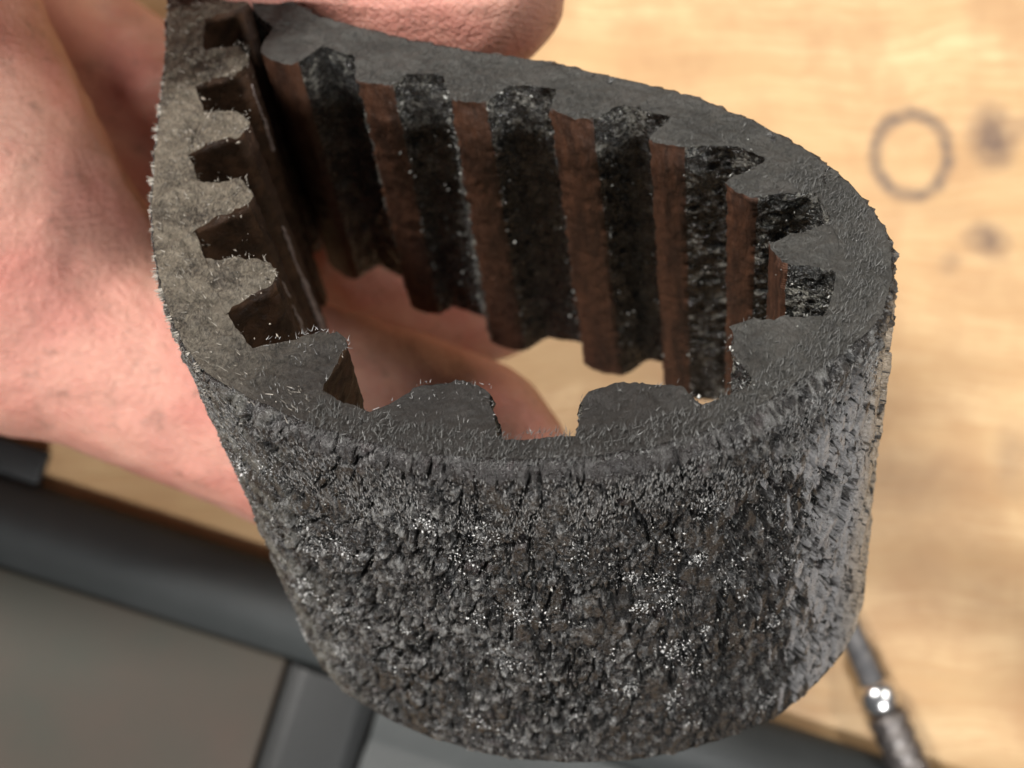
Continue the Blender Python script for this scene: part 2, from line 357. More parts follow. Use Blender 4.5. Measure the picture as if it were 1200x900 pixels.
def toworld(P): return np.stack([P[:, 0], -P[:, 1], ZB-P[:, 2]], 1)
def belt(s, h, w):               # s along the rim, h inward, w down the width (all in units)
    s = np.asarray(s, float).ravel(); h = np.asarray(h, float).ravel(); w = np.asarray(w, float).ravel(); f = (w/W)[:, None]
    a = lerp_arr(ct, s)+lerp_arr(nt, s)*h[:, None]; b = lerp_arr(cb, s)+lerp_arr(nb, s)*h[:, None]
    return toworld(a*(1-f)+b*f)
def belt_n(s, w):                # outward normal, world
    f = (np.asarray(w)/W)[:, None]; n = -(lerp_arr(nt, s)*(1-f)+lerp_arr(nb, s)*f); n /= np.linalg.norm(n, axis=1)[:, None]
    return np.stack([n[:, 0], -n[:, 1], -n[:, 2]], 1)
def sh(p, near=None):            # picture point on the cut edge -> (s, h)
    P = camP(un(p)); d = np.linalg.norm(ct-P, axis=1)
    if near is not None: d = d+1e3*(np.abs(S-near) > 14)
    i = np.argmin(d); i = min(max(i, 1), len(ct)-2)
    return S[i]+(P-ct[i])@tt[i], (P-ct[i])@nt[i]
# teeth as seen: rootA, tipA, tipB, rootB
TEETH = [((238, 60), (286, 50), (291, 78), (229, 100)), ((238, 130), (289, 130), (290, 153), (219, 177)), ((234, 214), (288, 208), (296, 236), (227, 268)),
         ((240, 303), (306, 297), (327, 326), (269, 361)), ((308, 398), (375, 385), (411, 400), (379, 452)), ((434, 482), (497, 447), (575, 450), (582, 514)),
         ((677, 508), (682, 458), (795, 448), (822, 474)), ((885, 446), (849, 403), (872, 372), (965, 366)), ((976, 318), (917, 309), (901, 284), (975, 261)),
         ((957, 224), (883, 230), (850, 214), (903, 187)), ((880, 158), (798, 172), (759, 160), (797, 128)), ((735, 121), (692, 140), (643, 127), (655, 103)),
         ((597, 99), (568, 120), (527, 115), (520, 88)), ((476, 85), (460, 99), (418, 94), (414, 64))]

tl = []
for tth in TEETH:
    r0 = sh(tth[0]); tl.append([sh(p, r0[0]) for p in tth])
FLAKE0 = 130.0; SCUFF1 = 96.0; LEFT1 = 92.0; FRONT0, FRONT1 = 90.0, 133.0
ROOT = [((t_[0][0], t_[0][1]), (t_[3][0], t_[3][1])) for t_ in tl]
kx = [0.0]; ky = [4.2]
for a, b in ROOT:
    kx += [a[0], b[0]]; ky += [min(max(a[1], 3.4), 4.9), min(max(b[1], 3.4), 4.9)]
kx.append(400.0); ky.append(4.3)
def TB(s): return np.interp(s, kx, ky)
# regular teeth carry on out of frame
along = lambda s: float(((lerp_arr(ct, np.array([s]))[0])@dl))
for c in (33.2,):
    tl.append([(c-2.9, 4.2), (c-1.9, 8.9), (c+1.9, 8.9), (c+2.9, 4.2)])
for c in (226.0, 235.0):
    tl.append([(c-2.9, 4.2), (c-1.7, 7.6), (c+1.7, 7.6), (c+2.9, 4.2)])
SMAX = 239.0

def bfield(P, amp=0.10):         # small wander of every belt surface, continuous in space
    q = P*0.9
    return amp*np.stack([vnoise(q, 3), vnoise(q, 5), vnoise(q, 9)], 1)+0.05*np.stack([vnoise(P*3.1, 13), vnoise(P*3.1, 15), vnoise(P*3.1, 19)], 1)

def cutrelief(s, h):             # height of the cut face above its plane
    P = belt(s, h, np.zeros(np.size(s)))
    m = 1+0.9*(1-sstep(84, 104, np.asarray(s).ravel()))
    return 0.42*fbm(P*0.55, 5, 81, 0.65)+0.22*m*fbm(P*2.0, 3, 83, .6)-0.35*(m-1)*sstep(.15, .4, fbm(P*.9, 3, 89))+0.10*fbm(P*5.0, 2, 87, .6)-0.1
def updir(s): return -(toworld(lerp_arr(rul, np.asarray(s).ravel()))-np.array([0, 0, ZB]))
M_OUT = mat_outer(); M_CUT = mat_cut(); M_FL = mat_flank(); M_FLL = mat_flank(True); M_FAB = mat_fabric(); M_FABL = mat_fabric(True)
root = empty('toothed_belt')
tag(root, 'worn black rubber toothed belt bent into a loop, cracked and frayed, pinched by the fingers', 'belt')

# ---- backing: outer face, cut edges, root faces
RC = 1.6                         # roll-over of the outer rim
def RCs(s): return 0.30+1.3*sstep(82, 94, s)*(1-sstep(140, 152, s))
SMIN = 23.0
def adaptive(a, b, fine0, fine1, fine, coarse):
    out = [a]
    while out[-1] < b:
        s = out[-1]; out.append(s+(fine if fine0 <= s <= fine1 else coarse))
    return np.array(out[:-1]+[b])
s_o = adaptive(SMIN, SMAX, 78.0, 158.0, 0.13, 0.45)
arc = np.linspace(0, math.pi/2, 9)[:-1]
w_o = np.concatenate([RC*(1-np.cos(arc)), np.arange(RC, W+0.01, 0.15)])
h_o = np.concatenate([RC*(1-np.sin(arc)), np.zeros(len(w_o)-8)])
w_o[-1] = W
SS, WW = np.meshgrid(s_o, w_o, indexing='ij'); k_ = RCs(s_o)[:, None]/RC; HH = h_o[None, :]*k_; WW = np.where(WW < RC, WW*k_+(WW-0)*0*k_, RC*k_+(WW-RC)*(W-RC*k_)/(W-RC))
P = belt(SS, HH, WW); N = belt_n(SS.ravel(), WW.ravel())
sf, wf = SS.ravel(), WW.ravel()
q2 = np.stack([sf, wf*0.42], 1)
wr = np.stack([fbm(np.stack([sf*.35, wf*.35, sf*0], 1), 3, 31), fbm(np.stack([sf*.35, wf*.35, sf*0+7], 1), 3, 37)], 1)
q2 = q2+wr*1.1+np.stack([wf*0.14, sf*0], 1)
d1, d2, cv = worley2(q2*0.48, 41); e1 = d2-d1
e1b, e2b, cvb = worley2(q2*1.25+3.7, 43); e2 = e2b-e1b
g3 = np.stack([sf, wf*0.8, sf*0], 1); gs = np.stack([sf+wf*0.18, wf*0.30, sf*0], 1)
ero = sstep(-0.10, 0.12, fbm(g3*0.13, 4, 51))                     # rough, torn-open areas
lump = fbm(g3*1.25, 5, 53, 0.62)
grit = fbm(g3*3.0, 2, 57, 0.7)
flk = sstep(0.35, 0.6, (sf-FLAKE0)/14+0.9*fbm(np.stack([sf*.7, wf*.16, sf*0], 1), 3, 61))*sstep(1.5, 6, wf)
long1 = np.abs(fbm(gs*0.30, 3, 63, .5)); long2 = np.abs(fbm(gs*0.62+9, 3, 69, .5))
k1, k2, kv = worley2(np.stack([sf*2.1, wf*1.7], 1)+wr*1.5, 47); k3, k4, kw = worley2(np.stack([sf*0.95, wf*0.8], 1)+wr, 49)
gran = 0.55*(kv-0.5)-0.45*(k1-0.4)
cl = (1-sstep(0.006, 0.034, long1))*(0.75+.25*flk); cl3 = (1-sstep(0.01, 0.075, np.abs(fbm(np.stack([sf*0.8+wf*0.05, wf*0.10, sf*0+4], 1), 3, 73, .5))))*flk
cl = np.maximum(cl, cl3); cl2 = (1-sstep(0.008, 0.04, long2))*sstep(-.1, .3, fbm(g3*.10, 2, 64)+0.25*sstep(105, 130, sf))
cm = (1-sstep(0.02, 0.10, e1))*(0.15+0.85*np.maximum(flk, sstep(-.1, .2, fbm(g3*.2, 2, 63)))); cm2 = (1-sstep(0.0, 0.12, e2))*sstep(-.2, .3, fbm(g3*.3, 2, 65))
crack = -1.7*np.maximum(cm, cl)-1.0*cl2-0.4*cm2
plate = 0.9*(cv-0.5)+0.4*(cvb-0.5)
left = 1-sstep(84, 98, sf)
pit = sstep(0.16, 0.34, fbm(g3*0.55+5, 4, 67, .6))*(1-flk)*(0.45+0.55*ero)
disp = 0.95*crack*(1-0.5*left)+plate*(0.35+0.5*flk)*(1-.5*left)+(lump*(0.18+0.40*ero)+grit*0.16*(0.15+0.9*ero)+gran*0.50*ero)*(1-.85*flk)*(1-.35*left)+0.22*(kw-.5)*ero*(1-flk)-0.55*pit*(1-.5*left)
dust_shade = np.clip(0.44+0.08*flk+(0.75*lump*(.4+.6*ero)+0.7*grit*(.3+.7*ero))*(1-.8*flk)+(0.55*(kv-.5)+0.35*(kw-.5))*ero*(1-flk)+0.25*(cv-.5)-0.10*(1-ero)*(1-flk)-0.9*np.maximum(cm, cl)-0.6*cl2-0.35*cm2-0.45*pit, 0, 1)  # dust on raised rubber, plus shade painted into cracks and pits
taper = np.clip(wf/RCs(sf), 0, 1)*0.8+0.2*(wf > 0); endt = 0.35+0.65*np.clip((W-wf)/3, 0, 1)
disp *= np.where(wf <= 1e-6, 0, taper)*endt
ragged = 0.45*fbm(np.stack([sf*0.8, sf*0, sf*0+3], 1), 4, 71)*sstep(W-4, W, wf)
P = P+bfield(P)+N*(disp*1.0)[:, None]
rulw = toworld(lerp_arr(rul, sf))-np.array([0, 0, ZB]); P = P+rulw*(ragged*1.6)[:, None]
co_o = np.stack([sf, HH.ravel(), wf], 1)
V = [P]; Fc = [grid_faces(len(s_o), len(w_o))]; CO = [co_o]; MI = [np.zeros((len(s_o)-1)*(len(w_o)-1), int)]; off = len(P)
# cut edge (w = 0) from the roll-over to the tooth roots; the far edge (w = W) likewise
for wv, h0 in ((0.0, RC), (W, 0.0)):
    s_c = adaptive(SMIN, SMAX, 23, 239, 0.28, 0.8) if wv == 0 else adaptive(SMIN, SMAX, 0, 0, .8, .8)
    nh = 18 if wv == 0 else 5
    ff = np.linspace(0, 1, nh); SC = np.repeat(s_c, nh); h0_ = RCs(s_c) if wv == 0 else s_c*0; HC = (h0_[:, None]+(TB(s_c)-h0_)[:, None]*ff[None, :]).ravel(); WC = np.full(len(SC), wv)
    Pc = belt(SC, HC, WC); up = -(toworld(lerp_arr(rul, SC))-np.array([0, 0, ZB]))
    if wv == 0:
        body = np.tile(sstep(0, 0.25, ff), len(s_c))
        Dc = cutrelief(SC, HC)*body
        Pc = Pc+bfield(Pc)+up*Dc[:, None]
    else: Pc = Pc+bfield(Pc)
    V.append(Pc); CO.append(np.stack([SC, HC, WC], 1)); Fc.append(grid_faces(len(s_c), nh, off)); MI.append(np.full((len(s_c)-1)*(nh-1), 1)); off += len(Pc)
# inner (root) face
s_i = adaptive(SMIN, SMAX, 30, 232, 0.30, 0.8); w_i = np.concatenate([[0], np.arange(0.25, W, 0.33), [W]])
SI, WI = [a.ravel() for a in np.meshgrid(s_i, w_i, indexing='ij')]; HI = TB(SI)
Pi = belt(SI, HI, WI); Ni = -belt_n(SI, WI); Pi = Pi+bfield(Pi)
ed = sstep(0, 0.7, WI)*sstep(0, .7, W-WI); Di = (0.40*fbm(Pi*0.9, 4, 91, .6)+0.15*fbm(Pi*3, 2, 93))*ed*np.where(SI < 98, .35, 1)
Pi = Pi+Ni*(Di-0.12*ed)[:, None]+updir(SI)*(cutrelief(SI, HI)*(1-sstep(0, 0.8, WI)))[:, None]
V.append(Pi); CO.append(np.stack([SI, HI, WI], 1)); Fc.append(grid_faces(len(s_i), len(w_i), off, True))
smid = (s_i[:-1]+s_i[1:])/2
MI.append(np.repeat(np.where(smid < 98, 3, 2), len(w_i)-1)); off += len(Pi)
for se in (SMIN, SMAX):          # torn ends, held between the fingers
    he = np.linspace(0, 1, 6)*float(TB(se)); we = np.linspace(0, W, 60); Se = np.full(360, se); He, We = np.repeat(he, 60), np.tile(we, 6)
    Pe = belt(Se, He, We); Pe = Pe+bfield(Pe); V.append(Pe); CO.append(np.stack([Se, He, We], 1)); Fc.append(grid_faces(6, 60, off)); MI.append(np.full(5*59, 1)); off += len(Pe)
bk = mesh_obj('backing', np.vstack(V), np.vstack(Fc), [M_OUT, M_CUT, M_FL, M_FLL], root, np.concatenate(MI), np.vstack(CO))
da = np.full(off, 0.5, np.float32); da[:len(dust_shade)] = dust_shade; at_ = bk.data.attributes.new('dust_shade', 'FLOAT', 'POINT'); at_.data.foreach_set('value', da)

# ---- teeth
def make_tooth(pts, idx, hires=True):
    (sA, hA), (tA, hTA), (tB, hTB), (sB, hB) = pts
    if sA > sB: sA, sB = sB, sA; 
    if tA > tB: tA, tB = tB, tA; hTA, hTB = hTB, hTA
    if tB-tA < 2.6: m = (tA+tB)/2; tA, tB = m-1.3, m+1.3
    left = (sA+sB)/2 < 98
    nh = 15 if hires else 8; nx = 21 if hires else 9
    sub = 0.30 if hires else 0.9
    w_t = np.concatenate([[0, 0.08], np.arange(0.3, W, 0.28 if hires else 0.8), [W]])
    # flank rows: height fraction f, tip corners rounded, foot filleted
    f = np.linspace(0, 1, nh)
    r_t = 2.1 if idx in (5, 6, 7) else 1.2 if idx < 5 else 0.3
    dome = 0.9 if idx == 6 else 0.5 if idx in (5, 7) else 0.22
    def side(s0, t0, h1, sgn):
        s0e = s0
        hb = TB(np.array([s0]))[0]-sub
        h = hb+(h1-hb)*f; s = s0e+(t0-s0e)*(0.35*f+0.65*f**1.5) if False else s0e+(t0-s0e)*f
        s = s+sgn*0.55*np.exp(-f*9)                       # fillet flare at the foot
        k = np.clip((f-0.78)/0.22, 0, 1); s = s-sgn*r_t*(1-np.sqrt(1-k**2*0.98)); 
        return s, h
    a_s, a_h = side(sA, tA, hTA, -1); b_s, b_h = side(sB, tB, hTB, +1)
    x = np.linspace(0, 1, nx)
    tip_s = a_s[-1]+(b_s[-1]-a_s[-1])*x; tip_h = a_h[-1]+(b_h[-1]-a_h[-1])*x+dome*np.sin(x*math.pi)
    ps = np.concatenate([a_s, tip_s[1:-1], b_s[::-1]]); ph = np.concatenate([a_h, tip_h[1:-1], b_h[::-1]])
    n = len(ps); s_, w_ = np.repeat(ps, len(w_t)), np.tile(w_t, n); h_ = np.repeat(ph, len(w_t))
    P = belt(s_, h_, w_)
    G = P.reshape(n, len(w_t), 3)
    du = np.gradient(G, axis=0); dv = np.gradient(G, axis=1); Nn = np.cross(du, dv); Nn /= np.linalg.norm(Nn, axis=2)[:, :, None]
    c = G.mean(0, keepdims=True); sg = np.sign(np.sum((G-c)*Nn, 2)); Nn = Nn*np.where(np.median(sg) > 0, 1, -1); Nn = Nn.reshape(-1, 3)
    flankf = np.ones(n); flankf[nh-1:n-nh+1] = 0; ker = np.array([.2, .6, .2]); flankf = np.convolve(np.pad(flankf, 1, 'edge'), ker, 'valid')
    foot = np.minimum(np.arange(n), np.arange(n)[::-1]); foot = sstep(0, 3, foot)
    ff = np.repeat(flankf*foot, len(w_t)); ew = sstep(0, 0.8, w_)*sstep(0, .8, W-w_)
    lum = fbm(P*0.85, 4, 101, 0.62); l2 = fbm(P*2.4, 3, 103, .6)
    d = ff*ew*((0.62 if not left else 0.22)*lum+(0.34 if not left else .1)*l2)
    d += (1-ff)*ew*0.10*fbm(P*np.array([1.2, 1.2, 0.5]), 3, 107)
    ragg = 0.30*fbm(P*np.array([1.1, 1.1, 1.1]), 3, 111)*sstep(.3, 1, np.repeat(np.clip(ph/8.5, 0, 1), len(w_t)))   # uneven outline
    P0 = P+bfield(P)+Nn*(d+ragg*(1-sstep(0, 2.0, w_)))[:, None]+updir(s_)*(cutrelief(s_, h_)*(1-sstep(0, 0.8, w_)))[:, None]
    rimrow = (P0-P-bfield(P)-updir(s_)*(cutrelief(s_, h_)*(w_ == 0))[:, None]).reshape(n, len(w_t), 3)[:, 0]
    faces = grid_faces(n, len(w_t)); row = np.repeat(np.arange(n-1), len(w_t)-1)
    istip = (row >= nh-2) & (row < n-nh+1)
    # caps share the same construction so their rims meet the flanks
    caps_v = []; caps_f = []; caps_c = []
    off = len(P0)
    for wv, flip in ((0.0, False), (W, True)):
        cs = (a_s[:, None]+(b_s-a_s)[:, None]*x[None, :]); chh = (a_h[:, None]+(b_h-a_h)[:, None]*x[None, :]); chh[-1] = tip_h
        bulge = (dome*np.sin(x*math.pi))[None, :]*(f**2)[:, None]; chh = a_h[:, None]*(1-x)[None, :]+b_h[:, None]*x[None, :]+bulge
        Pc = belt(cs, chh, np.full(cs.size, wv)); up = -(toworld(lerp_arr(rul, cs.ravel()))-np.array([0, 0, ZB]))
        Dc = cutrelief(cs, chh) if wv == 0 else 0*Pc[:, 0]
        if wv == 0:               # carry the ragged outline inwards
            LA = rimrow[:nh]; LB = rimrow[::-1][:nh]; LT = rimrow[nh-1:n-nh+1]
            wa = (np.clip(1-x*2.2, 0, 1)**1.0)[None, :, None]; wb = wa[:, ::-1]; wt = (np.clip(1-(1-f)*2.2, 0, 1))[:, None, None]
            sh_ = LA[:, None]*wa+LB[:, None]*wb
            inner_t = LT[None]*wt*(1-wa-wb)
            sh_ = sh_+inner_t; sh_[-1] = LT
            Pc = Pc+sh_.reshape(-1, 3)
        sink = np.repeat(np.where(f < 1e-6, 0.25, 0), nx)
        Pc = Pc+bfield(belt(cs, chh, np.full(cs.size, wv)))+up*(Dc-(sink if wv == 0 else -sink))[:, None]
        caps_v.append(Pc); caps_f.append(grid_faces(nh, nx, off, flip)); off += len(Pc)
        caps_c.append(np.stack([cs.ravel(), chh.ravel(), np.full(cs.size, wv)], 1))
    co = np.stack([s_, h_, w_], 1)
    tip_faces = faces[istip]; used = np.unique(tip_faces); remap = -np.ones(len(P0), int); remap[used] = np.arange(len(used))
    body_f = np.vstack([faces[~istip]]+caps_f); mi = np.concatenate([np.full((~istip).sum(), 1), np.zeros(sum(len(q) for q in caps_f), int)])
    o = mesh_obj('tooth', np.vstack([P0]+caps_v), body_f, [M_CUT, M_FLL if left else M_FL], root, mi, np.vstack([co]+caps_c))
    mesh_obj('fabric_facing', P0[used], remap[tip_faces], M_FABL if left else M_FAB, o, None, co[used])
    return o
for k, t_ in enumerate(tl): make_tooth(t_, k, k < 14)

M_PALE_EDGE = mat_plain('pale_edge', (0.16, 0.125, 0.115), (0.30, 0.25, 0.235), 0.5, 0.45, 0.7, 0.5, bs=1.5)
for ti, w0, w1, rr in ((0, 3, 14, .30), (1, 16, 45.6, .62), (2, 12, 45.4, .42)):   # pale strips down the corners of the left teeth
    sT, hT = tl[ti][2]; nw = 90; ww = np.linspace(w0, w1, nw); th = np.linspace(0, 2*math.pi, 10, endpoint=False)
    C = belt(np.full(nw, sT-.3), np.full(nw, hT-.35), ww); N_ = -belt_n(np.full(nw, sT), ww); T_ = unit_(toworld(lerp_arr(tt, np.full(nw, sT)))-np.array([0, 0, ZB]))
    r = rr*(0.35+0.65*np.linspace(0, 1, nw))*(0.75+0.6*fbm(np.stack([ww*.4, ww*0, ww*0+ti], 1), 4, 400+ti)); r[0] = r[-1] = 0.02
    Vt = C[:, None]+r[:, None, None]*(np.cos(th)[None, :, None]*N_[:, None]+np.sin(th)[None, :, None]*T_[:, None]); Vt = Vt+0.12*vnoise(Vt.reshape(-1, 3)*2.2, 5).reshape(nw, 10, 1)
    i_ = np.arange(nw-1)[:, None]*10; j_ = np.arange(10)[None]; q = np.stack([i_+j_, i_+(j_+1) % 10, i_+10+(j_+1) % 10, i_+10+j_], -1).reshape(-1, 4)
    mesh_obj('pale_edge', Vt.reshape(-1, 3), q, M_PALE_EDGE, root)

# ---- frayed fibres: short, thin, tapering, many
def fibres(name, base, direc, length, width, bend, mat, parent, group=None):
    n = len(base); ref = rng.normal(size=(n, 3)); u = np.cross(direc, ref); u /= np.linalg.norm(u, axis=1)[:, None]; v = np.cross(direc, u)
    rings = []; a3 = np.array([0, 2.094, 4.189])
    for k, (f, r) in enumerate(((0.0, 1.0), (0.5, 0.8), (1.0, 0.25))):
        c = base+direc*(length*f)[:, None]+bend*(f*f)
        ring = c[:, None, :]+(width*r)[:, None, None]*(np.cos(a3)[None, :, None]*u[:, None, :]+np.sin(a3)[None, :, None]*v[:, None, :])
        rings.append(ring)
    V = np.stack(rings, 1).reshape(-1, 3)                 # n,3rings,3
    loc = []
    for r in (0, 1):
        for j in range(3): loc.append([r*3+j, r*3+(j+1) % 3, (r+1)*3+(j+1) % 3, (r+1)*3+j])
    Fq = (np.arange(n)[:, None, None]*9+np.array(loc)[None]).reshape(-1, 4)
    o = mesh_obj(name, V, Fq, mat, parent); o['kind'] = 'stuff'
    return o
def unit(a): return a/np.linalg.norm(a, axis=1)[:, None]
M_F1 = mat_fibre('grey_fibre', (0.10, 0.10, 0.098), (0.42, 0.42, 0.41), 0.32)
M_F2 = mat_fibre('beige_fibre', (0.14, 0.125, 0.10), (0.50, 0.46, 0.40), 0.45)  # fibres of the left arm, its brighter light included in their colour
M_F3 = mat_fibre('dark_fibre', (0.028, 0.027, 0.025), (0.14, 0.14, 0.132), 0.5)
def outer_fibres(n, s0, s1, w0, w1, pw, lmin, lmax, wd, lift, mat, seed, ang=0.25, name='frayed_fibre'):
    s = rng.uniform(s0, s1, n); w = w0+(w1-w0)*rng.uniform(0, 1, n)**pw
    keep = fbm(np.stack([s*0.5, w*0.35, s*0], 1), 3, seed) > rng.uniform(-0.45, 0.25, n); s, w = s[keep], w[keep]; n = len(s)
    h = np.where(w < RC, RC-np.sqrt(np.clip(RC*RC-(RC-w)**2, 0, None)), 0)
    P = belt(s, h, w); N = belt_n(s, w); R = toworld(lerp_arr(rul, s))-np.array([0, 0, ZB]); Tn = toworld(lerp_arr(tt, s))-np.array([0, 0, ZB])
    d = unit(-R+N*(lift*rng.uniform(0.3, 1.6, n))[:, None]+Tn*(rng.normal(0.12, ang, n))[:, None])
    L = rng.uniform(lmin, lmax, n)*rng.uniform(.5, 1, n)
    fibres(name, P+N*0.06, d, L, np.full(n, wd)*rng.uniform(.6, 1.5, n), rng.normal(size=(n, 3))*(0.07*L)[:, None], mat, root)
outer_fibres(8000, 80, 150, 0.8, 8.0, 1.0, 0.3, 0.8, 0.036, 0.18, M_F1, 201, 0.10)
outer_fibres(2600, 80, 152, 7.0, 20.0, 1.0, 0.2, 0.5, 0.034, 0.25, M_F1, 203, 0.25)
outer_fibres(1500, 24, 90, 0.2, 9.0, 1.4, 0.2, 0.55, 0.04, 0.8, M_F2, 205, 0.6)
outer_fibres(450, 150, 232, 0.0, 2.0, 1.2, 0.15, 0.4, 0.04, 0.8, M_F3, 207, 0.6)

n = 2200; s = rng.uniform(24, 84, n); w = rng.uniform(0, 1.0, n)**1.3; Nn_ = belt_n(s, w); Rr = toworld(lerp_arr(rul, s))-np.array([0, 0, ZB])
clump = np.sin(s*3.1+2*fbm(np.stack([s*.5, s*0, s*0], 1), 2, 209)) > -0.2; s, w, Nn_, Rr = s[clump], w[clump], Nn_[clump], Rr[clump]; n = len(s)
L = rng.uniform(.4, 1.0, n)*(0.6+.5*fbm(np.stack([s*1.1, s*0, s*0], 1), 2, 210)); fibres('frayed_fibre', belt(s, s*0, w)-Nn_*.35, unit(Nn_-Rr*rng.uniform(-.1, .5, n)[:, None]+rng.normal(0, .16, (n, 3))), L, np.full(n, .05), rng.normal(size=(n, 3))*(.06*L)[:, None], M_F2, root)
# ---- torn crumbs of rubber: small faceted grains, the pale ones coloured as glints
def crumbs(name, base, nrm, size, mat, parent):
    n = len(base); oc = np.array([(1, 0, 0), (0, 1, 0), (-1, 0, 0), (0, -1, 0), (0, 0, 1), (0, 0, -1)], float)
    q = rng.normal(size=(n, 3, 3)); q, _ = np.linalg.qr(q)
    V = oc[None]*rng.uniform(0.3, 1.4, (n, 6, 1))*np.array([1.0, 0.75, 0.45]); V = np.einsum('nij,nkj->nki', q, V)*size[:, None, None]+(base+nrm*(size*0.2)[:, None])[:, None, :]
    f = np.array([(0, 1, 4), (1, 2, 4), (2, 3, 4), (3, 0, 4), (1, 0, 5), (2, 1, 5), (3, 2, 5), (0, 3, 5)])
    F_ = (np.arange(n)[:, None, None]*6+f[None]).reshape(-1, 3)
    o = mesh_obj(name, V.reshape(-1, 3), F_, mat, parent, smooth=False); o['kind'] = 'stuff'; return o
M_CR = mat_fibre('crumb_rubber', (0.016, 0.016, 0.015), (0.060, 0.060, 0.056), 0.24)
M_CR2 = mat_fibre('crumb_glint_pale', (0.06, 0.06, 0.056), (0.42, 0.42, 0.39), 0.26)  # pale colour on black rubber grains paints in glints
M_CR3 = mat_fibre('crumb_glint_bright', (0.06, 0.06, 0.058), (0.48, 0.48, 0.47), 0.16)  # brighter still, for painted clusters of glints
def outer_crumbs(n, s0, s1, w0, w1, a, b, mat, seed):
    s = rng.uniform(s0, s1, n); w = rng.uniform(w0, w1, n)
    keep = fbm(np.stack([s*0.45, w*0.3, s*0], 1), 4, seed, .6) > rng.uniform(-0.25, 0.3, n); s, w = s[keep], w[keep]
    N_ = belt_n(s, w); crumbs('rubber_crumb', belt(s, s*0, w)+N_*rng.uniform(-.25, .12, len(s))[:, None], N_, a+(b-a)*rng.uniform(0, 1, len(s))**2.5, mat, root)
outer_crumbs(6000, 78, 146, 4, 45.5, 0.07, 0.30, M_CR, 221)
outer_crumbs(3000, 78, 142, 6, 45.5, 0.06, 0.20, M_CR2, 223)
for cs_, cw_, cr_, cn_ in [(rng.uniform(84, 140), rng.uniform(6, 43), rng.uniform(0.3, 1.1), int(rng.uniform(12, 70))) for _ in range(60)]:
    s = cs_+rng.normal(0, cr_, cn_); w = np.clip(cw_+rng.normal(0, cr_*1.3, cn_), 1, 45.5); N_ = belt_n(s, w)
    crumbs('rubber_crumb', belt(s, s*0, w)+N_*0.12, N_, rng.uniform(.05, .22, cn_), M_CR3, root)
for t0_, t1_ in [(tl[k], tl[k+1]) for k in range(6, 13)]:         # in the gaps, on root and flanks
    n = 800; pa, pb = t0_[2], t0_[3]; pc, pd = t1_[0], t1_[1]
    x = np.abs(rng.normal(0, .12, n))*0+rng.uniform(0.12, 2.88, n); kx_ = np.array([0, 1, 2, 3.0]); s = np.interp(x, kx_, [pa[0], pb[0], pc[0], pd[0]]); h = np.interp(x, kx_, [pa[1], pb[1], pc[1], pd[1]])
    w = rng.uniform(0.3, 44, n); P = belt(s, h, w)-belt_n(s, w)*rng.uniform(-.5, .25, n)[:, None]+rng.normal(0, .2, (n, 3))
    crumbs('rubber_crumb', P, -belt_n(s, w), 0.07+0.30*rng.uniform(0, 1, n)**2.5, M_CR, root)
    n = 900; k_ = rng.integers(0, 800, n); crumbs('rubber_crumb', P[k_]+rng.normal(0, .45, (n, 3))*[.6, .6, 1.6], -belt_n(s[k_], w[k_]), 0.06+0.26*rng.uniform(0, 1, n)**3, M_CR2, root)
# on the cut face and tooth caps
def cut_fibres(n, s0, s1, lmin, lmax, wd, mat, seed, lean=(0.9, 0.3)):
    s = rng.uniform(s0, s1, n); h = rng.uniform(RC*0.5, 4.2, n)
    P = belt(s, h, s*0); R = toworld(lerp_arr(rul, s))-np.array([0, 0, ZB])
    d = unit(-R*rng.uniform(.15, .9, n)[:, None]+np.array([lean[0], lean[1], 0])+rng.normal(0, 0.35, (n, 3)))
    L = rng.uniform(lmin, lmax, n); fibres('frayed_fibre', P-d*0.05, d, L, np.full(n, wd)*rng.uniform(.6, 1.4, n), rng.normal(size=(n, 3))*(.2*L)[:, None], mat, root)
cut_fibres(3000, 96, 172, 0.2, 0.7, 0.032, M_F3, 211, (0.35, 0.6))
cut_fibres(220, 28, 96, 0.15, 0.7, 0.035, M_F2, 213, (-0.7, 0.2))
cut_fibres(260, 88, 140, 0.2, 0.55, 0.032, M_F1, 215, (0.0, 0.3))
for t_ in tl[:14]:
    (sA, hA), (tA, hTA), (tB, hTB), (sB, hB) = t_
    n = 70; f = rng.uniform(0, 1, n); x = rng.uniform(0, 1, n); edge = rng.uniform(0, 1, n) < 0.45; f = np.where(edge & (rng.uniform(0, 1, n) < .5), 1.0, f); x = np.where(edge & (f < 1), np.round(x), x)
    s = (sA+(tA-sA)*f)*(1-x)+(sB+(tB-sB)*f)*x; h = (hA+(hTA-hA)*f)*(1-x)+(hB+(hTB-hB)*f)*x
    P = belt(s, h, s*0); R = toworld(lerp_arr(rul, s))-np.array([0, 0, ZB])
    d = unit(-R*rng.uniform(0.1, .9, n)[:, None]+rng.normal(0, 0.5, (n, 3))+np.array([.2, .2, 0])); L = rng.uniform(.12, .55, n)
    fibres('frayed_fibre', P-d*.05, d, L, np.full(n, .032)*rng.uniform(.6, 1.4, n), rng.normal(size=(n, 3))*(.2*L)[:, None], M_F2 if sA < 84 else M_F3 if sA > 118 else M_F1, root)

